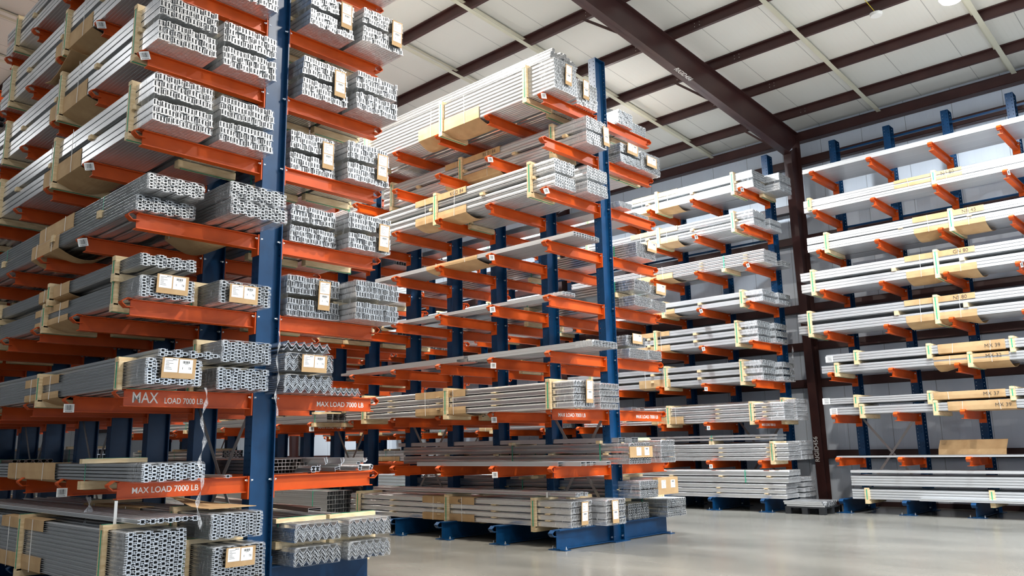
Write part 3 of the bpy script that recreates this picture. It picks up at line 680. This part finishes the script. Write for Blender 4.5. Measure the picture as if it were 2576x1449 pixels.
# ------------------------------------------------------------------ REAR WALL RACK
bd = dict(kind='board', k='aluw', jit=.008)
CO, CI = (-1.32, -.70), (-.66, -.04)
def crow(lv, hs, g, nz, nx, y, ln=5.6, **kw):
    inner = kw.pop('inner', True); frm = kw.pop('frames', (.5, 2.6, 4.8)); kd = dict(bd); kd.update(kw.pop('bd', {}))
    a = dict(kw); bundle('C', lv, 'front outer', x0=CO[0], x1=CO[1], h=hs[0], y0=y[0], ln=ln, nx=nx, nz=nz, groups=g, gap=.055 if g > 1 else 0, frames=frm, **kd, **a)
    kw.pop('sl', None); kw.pop('txt', None)
    if inner: bundle('C', lv, 'front inner', x0=CI[0], x1=CI[1], h=hs[1], y0=y[1], ln=ln, nx=nx, nz=nz, groups=g, gap=.055 if g > 1 else 0, frames=(frm[0],), **kd, fside=0, **kw)
crow(8, (.42, .42), 2, 6, 3, (.04, -.3), sl=(2.0, 3.35, 'split', .08))
crow(7, (.37, .26), 2, 4, 9, (.10, .02), sl=(2.0, 3.4, 'split', .08), bd=dict(kind='bone'))
crow(6, (.30, .12), 4, 4, 7, (-.08, -.2), bd=dict(kind='oval', gap=.01, wrap=False), sl=(2.4, 3.5, 'low', .06), frames=(.9, 2.6)) if False else None
bundle('C', 6, 'front outer', kind='oval', x0=-1.32, x1=-.62, h=.30, y0=-.08, ln=5.6, nx=8, nz=4, groups=4, gap=.015, k='alub', wrap=False, frames=(1.0,), fside=0, ftop=False, sl=(2.4, 3.6, 'low', .05))
bundle('C', 6, 'front inner', kind='cell', x0=-.55, x1=-.10, h=.14, y0=-.15, ln=5.6, nx=8, nz=3, k='alu', wrap=False, frames=(), fside=0)
crow(5, (.27, .26), 2, 4, 8, (.02, -.04), bd=dict(kind='slat'), sl=(2.3, 3.4, 'low', .04))
crow(4, (.47, .46), 3, 6, 7, (.20, .10), sl=(2.3, 3.4, 'split', .03), bd=dict(kind='slat'))
crow(3, (.45, .43), 3, 6, 7, (.15, .0), sl=(2.4, 3.3, 'low', .03), bd=dict(kind='slat'))
bundle('C', 2, 'front outer', kind='oval', x0=-1.36, x1=-.86, h=.38, y0=-.28, ln=5.5, nx=6, nz=4, groups=4, gap=.018, k='alub', frames=(.75, 2.9), sl=(2.5, 3.4, 'low', .02))
bundle('C', 2, 'front inner', kind='oval', x0=-.74, x1=-.14, h=.46, y0=-.28, ln=5.5, nx=6, nz=5, groups=5, gap=.015, k='alub', frames=(.3,))
bundle('C', 1, 'front outer lower', kind='oval', x0=-1.36, x1=-.76, h=.36, y0=-.30, ln=5.5, nx=6, nz=4, groups=4, gap=.018, k='alub', frames=(.35,), wrap=False)
bundle('C', 1, 'front outer upper', kind='board', x0=-1.30, x1=-.85, h=.12, y0=-.05, z=.44, ln=5.3, nx=5, nz=2, groups=2, gap=.02, k='alu', frames=(1.6,), fside=0, ftop=False, wrap=False)
bundle('C', 1, 'front inner', kind='oval', x0=-.72, x1=-.10, h=.40, y0=-.30, ln=5.5, nx=6, nz=4, groups=4, gap=.018, k='alub', frames=(), fside=0)
bundle('C', 0, 'front outer lower', kind='oval', x0=-1.40, x1=-.80, h=.30, y0=-.20, ln=5.5, nx=6, nz=3, groups=3, gap=.02, k='alub', frames=(), wrap=False, fside=0)
bundle('C', 0, 'front outer upper', kind='oval', x0=-1.40, x1=-.80, h=.26, y0=-.28, z=.33, ln=5.5, nx=6, nz=2, groups=2, gap=.03, k='alub', frames=(1.0,), wrap=False, fside=0, fbot=False, ftop=False)
bundle('C', 0, 'front inner', kind='oval', x0=-.70, x1=-.10, h=.42, y0=-.30, ln=5.5, nx=6, nz=4, groups=4, gap=.03, k='alub', frames=(), wrap=False, fside=0)

# ------------------------------------------------------------------ RIGHT WALL RACK (long, running past the frame toward the viewer); y0 is the near end
DX0, DX1 = -1.42, -.55
def dbun(lv, where, h, yfar, z=0., nx=3, nz=3, groups=1, gap=.05, fr=(), sl=None, txt=None, ln=6.0, x0=DX0, x1=DX1, mode='split', k='aluw', kind='board', sag=.10, **kw):
    y0 = yfar - ln
    F = [ln - (yfar - f) for f in fr]; s2 = None
    if sl: s2 = (ln - (yfar - sl[1]), ln - (yfar - sl[0]), mode, sag)
    return bundle('D', lv, where, kind=kind, x0=x0, x1=x1, h=h, y0=y0, ln=ln, z=z, nx=nx, nz=nz, groups=groups, gap=gap, k=k, jit=.004, wrap=False, frames=F, sl=s2, txt=txt, **kw)
dbun(8, 'single wide', .10, -.93, nz=2, x0=-1.45, x1=-.35, nx=3)
dbun(7, 'upper of two', .16, -.88, z=.115, nz=3, fr=(-1.02, -3.63), sl=(-2.85, -4.15), txt='NF 80')
dbun(7, 'lower of two', .11, -.88, nz=2, x1=-.75)
dbun(6, 'front', .33, -.88, nz=6, groups=2, gap=.02, fr=(-1.32, -3.85), sl=(-3.13, -4.45), txt='NB 45', ln=6.2)
dbun(6, 'behind', .34, -.80, nz=6, x0=-.52, x1=-.02, nx=2, ln=6.2)
dbun(5, 'stacked', .45, -.66, nz=6, groups=2, gap=.07, fr=(-.94, -3.49), sl=(-2.89, -4.2), txt='GN 80', ln=6.2, spacer=True)
dbun(4, 'stacked', .45, -.52, nz=6, groups=2, gap=.09, fr=(-.79, -3.39), sl=(-2.79, -4.1), txt='NS 80', ln=6.3)
dbun(3, 'lower', .16, -.95, nz=3, fr=(-1.27, -3.88), sl=(-3.22, -4.54), txt='MX 32', ln=6.0)
dbun(3, 'upper', .17, -1.08, z=.225, nz=3, fr=(-1.72, -3.16, -4.62), sl=(-3.32, -4.5), txt='MX 39', mode='full', sag=.0, ln=6.0, fbot=True)
dbun(2, 'lower', .16, -1.07, nz=3, fr=(-1.73, -3.16), sl=(-3.38, -4.55), txt='MX 39', mode='full', sag=.0, ln=6.0)
dbun(2, 'upper', .13, -.93, z=.225, nz=3, fr=(-1.63, -3.08, -4.52), sl=(-3.14, -4.4), txt='MX 37', mode='full', sag=.0, ln=6.0)
dbun(1, 'single thin', .035, -1.10, nz=1, nx=1, x1=-1.2)
dbun(1, 'second thin', .04, -2.2, nz=1, nx=1, x0=-1.18, x1=-.95)
dbun(0, 'lower', .20, -1.36, nz=4, fr=(-1.67, -3.96), ln=5.8, ftop=False)
dbun(0, 'upper', .20, -1.36, z=.27, nz=4, fr=(), ln=5.8)
dbun(0, 'loose top', .05, -1.36, z=.53, nz=1, nx=3, fr=(), ln=5.8, x1=-.9)
dbun(0, 'loose front', .05, -2.7, z=.0, nz=2, nx=1, x0=-1.54, x1=-1.43, ln=4.4)
for lv, z, y in ((3, .225, -1.08), (2, .225, -.93), (2, .0, -1.07)):
    p = MB().box(-.002, -.16, 0, 0, 0, .13, 'paper')
    for i in range(6): p.box(-.003, -.14, .02 + .018 * i, -.002, -.04, .027 + .018 * i, 'ink')
    o = ob('paper_tag', p, None, (14.31 + DX0 - .012, y + .02, ZL['D'][lv] + z + .01)); tag(o, 'white printed tag on the far end, %s bundle, %s level, right wall rack' % ('upper' if z else 'lower', LV[lv]), 'label')
# leaning cardboard sheet
b = MB().sheet([[(0 + .02 * math.sin(j * 1.3), -1.22 * j / 8, 0), (.05, -1.22 * j / 8, .15), (.12 + .012 * math.sin(j), -1.22 * j / 8 - .03, .33)] for j in range(9)], 'card')
o = ob('cardboard_sheet', b, None, (13.5, -2.93, ZL['D'][1] + .002)); md = o.modifiers.new('t', 'SOLIDIFY'); md.thickness = .006
tag(o, 'large torn brown cardboard sheet standing on the first-level arms, right wall rack', 'cardboard')

# pallet with short profiles
t = thing('plastic_pallet', (12.62, -.62, 0), 'black plastic pallet on the floor between the two wall racks', 'pallet')
b = MB().box(-.45, -.42, .125, .45, .42, .14, 'black')
for i in range(9): b.box(-.45 + i * .1, -.42, .14, -.38 + i * .1, .42, .152, 'black')
ob('deck', b, t)
for x in (-.39, 0, .39):
    for y in (-.36, 0, .36): ob('foot', MB().box(x - .06, y - .06, 0, x + .06, y + .06, .125, 'black'), t)
t = thing('short_extrusions', (12.62, -1.02, .154), 'heap of short bright profiles lying on the black pallet', 'metal bars')
for j in range(3):
    for i in range(7): ob('extrusion', prof('slat', .09, .035, 'alub'), t, (-.36 + i * .11 + R(-.02, .02), R(-.03, .05), j * .038), (0, 0, R(-.03, .03)), (1, .82, 1))

# ------------------------------------------------------------------ farther bays (seen between the columns)
def far(r, bay, y0, lv, where, x0, x1, h, kind, nx, nz, groups=1, k='alu', **kw):
    bundle(r, lv, where, kind=kind, x0=x0, x1=x1, h=h, y0=y0 + R(-.1, .1), ln=kw.pop('ln', 5.3), nx=nx, nz=nz, groups=groups, k=k, wrap=kw.pop('wrap', False), bay=', ' + bay + ' bay', fside=kw.pop('fside', 0), frames=kw.pop('frames', (.5, 2.6, 4.8)), **kw)
FK = ['cell', 'board', 'star', 'slat', 'bone', 'oval']
for r, bays in (('A', (('second', 5.75), ('third', 11.5))), ('B', (('second', 5.6), ('third', 11.2))), ('C', (('second', 5.9), ('third', 11.6)))):
    for bay, y in bays:
        for lv in range(0, 9 if r != 'A' else 8):
            for s, nm in ((-1, 'front'), (1, 'back')):
                if r == 'C' and s == 1: continue
                if r == 'A' and bay == 'third' and lv > 5: continue
                for (u0, u1), nn in (((.92, 1.50), 'outer'), ((.20, .78), 'inner')):
                    if r == 'B' and lv == 1 and s == 1: continue
                    if lv == 1 and r in 'AB' and nn == 'outer' : continue
                    if random.random() < .25 and not (r == 'A' and bay == 'second' and s < 0): continue
                    h = random.choice((.16, .2, .26, .34)) if lv > 0 else R(.3, .42)
                    kd = random.choice(FK)
                    if r == 'A' and s < 0 and bay == 'second' and nn == 'outer': kd = 'tube'
                    if kd == 'tube': nx, nz, h = 6, 4, .38 if lv != 1 else .2
                    else:
                        nx = {'cell': 7, 'board': 3, 'star': 6, 'slat': 4, 'bone': 6, 'oval': 5}[kd]; nz = max(2, int(h / .08))
                    a, b_ = (u0, u1) if s > 0 else (-u1, -u0)
                    far(r, bay, y, lv, nm + ' ' + nn, a, b_, h, kd, nx, nz, k=random.choice(('alu', 'alu', 'aluw', 'bronze')) if lv < 3 else 'alu', ftop=random.random() < .5,
                        sl=(1.9, 3.1, 'low', .03) if random.random() < .4 else None)

# ------------------------------------------------------------------ hanging film strips and loose cardboard
def strip(name, pts, w, label, k='film'):
    rows = []
    for i, p in enumerate(pts):
        a = i * .9; ww = w * (.6 + .4 * math.sin(i * 1.7) ** 2)
        rows.append([(p[0] + math.cos(a) * ww * f, p[1] + math.sin(a) * ww * .7 * f + .004 * math.sin(3 * f + i), p[2]) for f in (-.5, -.25, 0, .25, .5)])
    x, y, z = pts[0]; rows = [[(q[0] - x, q[1] - y, q[2] - z) for q in r_] for r_ in rows]
    o = ob(name, MB().sheet(rows, k), None, (x, y, z)); return tag(o, label, 'plastic strip', 'dangling wrap strips')
M['film2'] = M['film'].copy(); M['film2'].name = 'crumpled_film'
for nn_ in M['film2'].node_tree.nodes:
    if nn_.type == 'MAP_RANGE': nn_.inputs['To Min'].default_value = .25; nn_.inputs['To Max'].default_value = .75
    if nn_.type == 'MAPPING': nn_.inputs['Scale'].default_value = (40, 40, 14)
def wob(x, y, z0, z1, n=16, a=.012): return [(x + a * math.sin(i * .8), y, z0 + (z1 - z0) * i / n) for i in range(n + 1)]
strip('wrap_strip', wob(-1.02, -.745, 2.10, .80, 26, .02), .05, 'long clear wrap strip dangling from the labelled second-level bundle, left rack', 'film2')
strip('wrap_strip', wob(-.21, -.66, 2.72, 1.85, 18, .015), .035, 'thin clear wrap strip hanging beside the nearest blue column', 'film2')
strip('wrap_strip', wob(-1.38, .95, 1.07, .60, 10, .02), .10, 'crumpled clear wrap loop hanging under the first-level arm, left rack', 'film2')
strip('wrap_strip', wob(13.40, -.10, 3.66, 3.30, 8, .02), .08, 'ragged clear wrap tail hanging from the fourth-level bundle, rear wall rack', 'film2')
o = ob('tape_strip', MB().box(-.014, -.002, -.26, .014, .002, 0, 'string'), None, (-1.52, -.12, 1.07)); tag(o, 'short white tape strip hanging below the nearest first-level arm, left rack', 'tape')
# cardboard flap on floor stack, left rack
b = MB().sheet([[(x * .5, y * .9, .02 + .16 * max(0, y - .35) * (1 - x)) for x in (0, .33, .66, 1)] for y in (0, .2, .4, .6, .8, 1)], 'card')
o = ob('cardboard_sheet', b, None, (-.80, -.50, ZL['A'][0] + .655)); md = o.modifiers.new('t', 'SOLIDIFY'); md.thickness = .005
tag(o, 'bent cardboard sheet lying on the upper floor-level bundle of the left rack', 'cardboard')
# torn cardboard drooping under seventh level
b = MB().sheet([[(-.1 + .75 * u, 1.95 + .9 * v + .1 * math.sin(5 * u), -.02 - .30 * (1 - u) * (.4 + v * .6) * (.7 + .5 * math.sin(3 * v))) for u in (0, .2, .4, .6, .8, 1)] for v in (0, .25, .5, .75, 1)], 'card')
o = ob('cardboard_sheet', b, None, (-1.50, .05, ZL['A'][7] - .03)); md = o.modifiers.new('t', 'SOLIDIFY'); md.thickness = .005
tag(o, 'torn cardboard drooping under the seventh-level bundle, left rack', 'cardboard')
# floor dunnage wood and small plank under A0 handled by battens

# ------------------------------------------------------------------ lamps
def lamp(x, y, lab, e=1.0, colr=(1, .955, .88)):
    z = zr(x) - .42
    t = thing('high_bay_lamp', (x, y, z), lab, 'ceiling lamp', 'high bay lamps')
    b = MB(); b.cyl((0, 0, .10), (0, 0, .20), .10, 'lampbody', 20).cyl((0, 0, .03), (0, 0, .10), .20, 'lampbody', 28, .12)
    ob('housing', b, t)
    ob('lens', MB().cyl((0, 0, -.03), (0, 0, .03), .16, 'lens', 28, .195), t)
    ob('cable', MB().cyl((0, 0, .2), (0, 0, .58), .006, 'black', 6), t)
    l = bpy.data.lights.new('bulb', 'AREA'); l.shape = 'DISK'; l.size = .36; l.energy = 620 * e; l.color = colr; l.spread = math.radians(165)
    o = bpy.data.objects.new('bulb', l); COL.objects.link(o); o.parent = t; o.location = (0, 0, -.045)
    l = bpy.data.lights.new('bulb_glow', 'POINT'); l.shadow_soft_size = .16; l.energy = 12 * e; l.color = (1, .97, .92)
    o = bpy.data.objects.new('bulb_glow', l); COL.objects.link(o); o.parent = t; o.location = (0, 0, -.22)
for i, x in enumerate((10.4, 3.1, -7.5)):
    for j, y in enumerate((-12.4, -4.9, 2.6, 10.2, 17.8)):
        lamp(x, y, 'round high bay ceiling lamp over the %s aisle, %s in its row' % (('right', 'middle', 'left')[i], ORD[j]), (1.3, 1.1, .25)[i], ((.88, .95, 1), (1, .94, .85), (.95, .97, 1))[i])
for y, w_ in ((-8.6, 'nearer'), (-15.5, 'farther')):  # added out-of-view lamps that brighten the right wall rack and its wall
    lamp(6.4, y, 'added unseen cool white fill lamp over the open floor, %s of two from the racks' % w_, 1.1, (.82, .91, 1))
lamp(-2.0, -10.2, 'added unseen fill lamp over the open floor left of the racks', .8, (1, .96, .9))  # added out-of-view lamp, brightens the bundle sides on the middle rack
# smoke detector hanging from a purlin
t = thing('smoke_detector', (10.62, -3.56, zr(10.62) - .10), 'small white round smoke detector hanging on a yellow cord below the roof', 'smoke detector')
ob('body', MB().cyl((0, 0, 0), (0, 0, .05), .10, 'paper', 24, .12), t)
ob('bracket', MB().box(-.08, -.08, .05, .08, .08, .06, 'zinc'), t)
M['yellow'] = mat('yellow_cord', (.75, .6, .05), .5)
ob('cord', MB().cyl((0, 0, .06), (-.25, .1, .28), .006, 'yellow', 6), t)

# daylight through the dock opening behind the viewer (cool)
l = bpy.data.lights.new('dock_daylight', 'AREA'); l.shape = 'RECTANGLE'; l.size = 14; l.size_y = 5; l.energy = 900; l.color = (.70, .83, 1)
o = bpy.data.objects.new('dock_daylight', l); COL.objects.link(o); o.location = (4, -22.3, 2.5); o.rotation_euler = (HP, 0, 0)
# area light faces -Z local; rotate so that it points to +Y
W = bpy.data.worlds.new('World'); S.world = W; W.use_nodes = True
W.node_tree.nodes['Background'].inputs[0].default_value = (.62, .75, .95, 1); W.node_tree.nodes['Background'].inputs[1].default_value = .25

# ------------------------------------------------------------------ camera
f, pitch, roll, yaw = 2048.99, .1919, -.0192, .8207
s, c = math.sin(yaw), math.cos(yaw); cp, sp_ = math.cos(pitch), math.sin(pitch)
fwd = Vector((s * cp, c * cp, sp_)); rt = Vector((c, -s, 0)); up = rt.cross(fwd)
cr, sr = math.cos(roll), math.sin(roll)
r2 = cr * rt + sr * up; u2 = -sr * rt + cr * up
cam = bpy.data.cameras.new('camera'); cam.sensor_width = 36; cam.sensor_fit = 'HORIZONTAL'; cam.lens = f / 2576 * 36; cam.clip_end = 200
co = bpy.data.objects.new('camera', cam); COL.objects.link(co)
mw = Matrix.Identity(4)
for i in range(3): mw[i][0] = r2[i]; mw[i][1] = u2[i]; mw[i][2] = -fwd[i]
mw.translation = Vector((-4.6941, -8.1615, 1.5)); co.matrix_world = mw
S.camera = co
vs = S.view_settings; S.display_settings.display_device = 'sRGB'
vs.view_transform = 'Standard'; vs.look = 'None'; vs.gamma = 1; vs.use_curve_mapping = False; vs.exposure = 0
S.cycles.max_bounces = 8; S.cycles.diffuse_bounces = 3; S.cycles.glossy_bounces = 3; S.cycles.transparent_max_bounces = 16
S.cycles.sample_clamp_indirect = 6; S.cycles.use_denoising = True
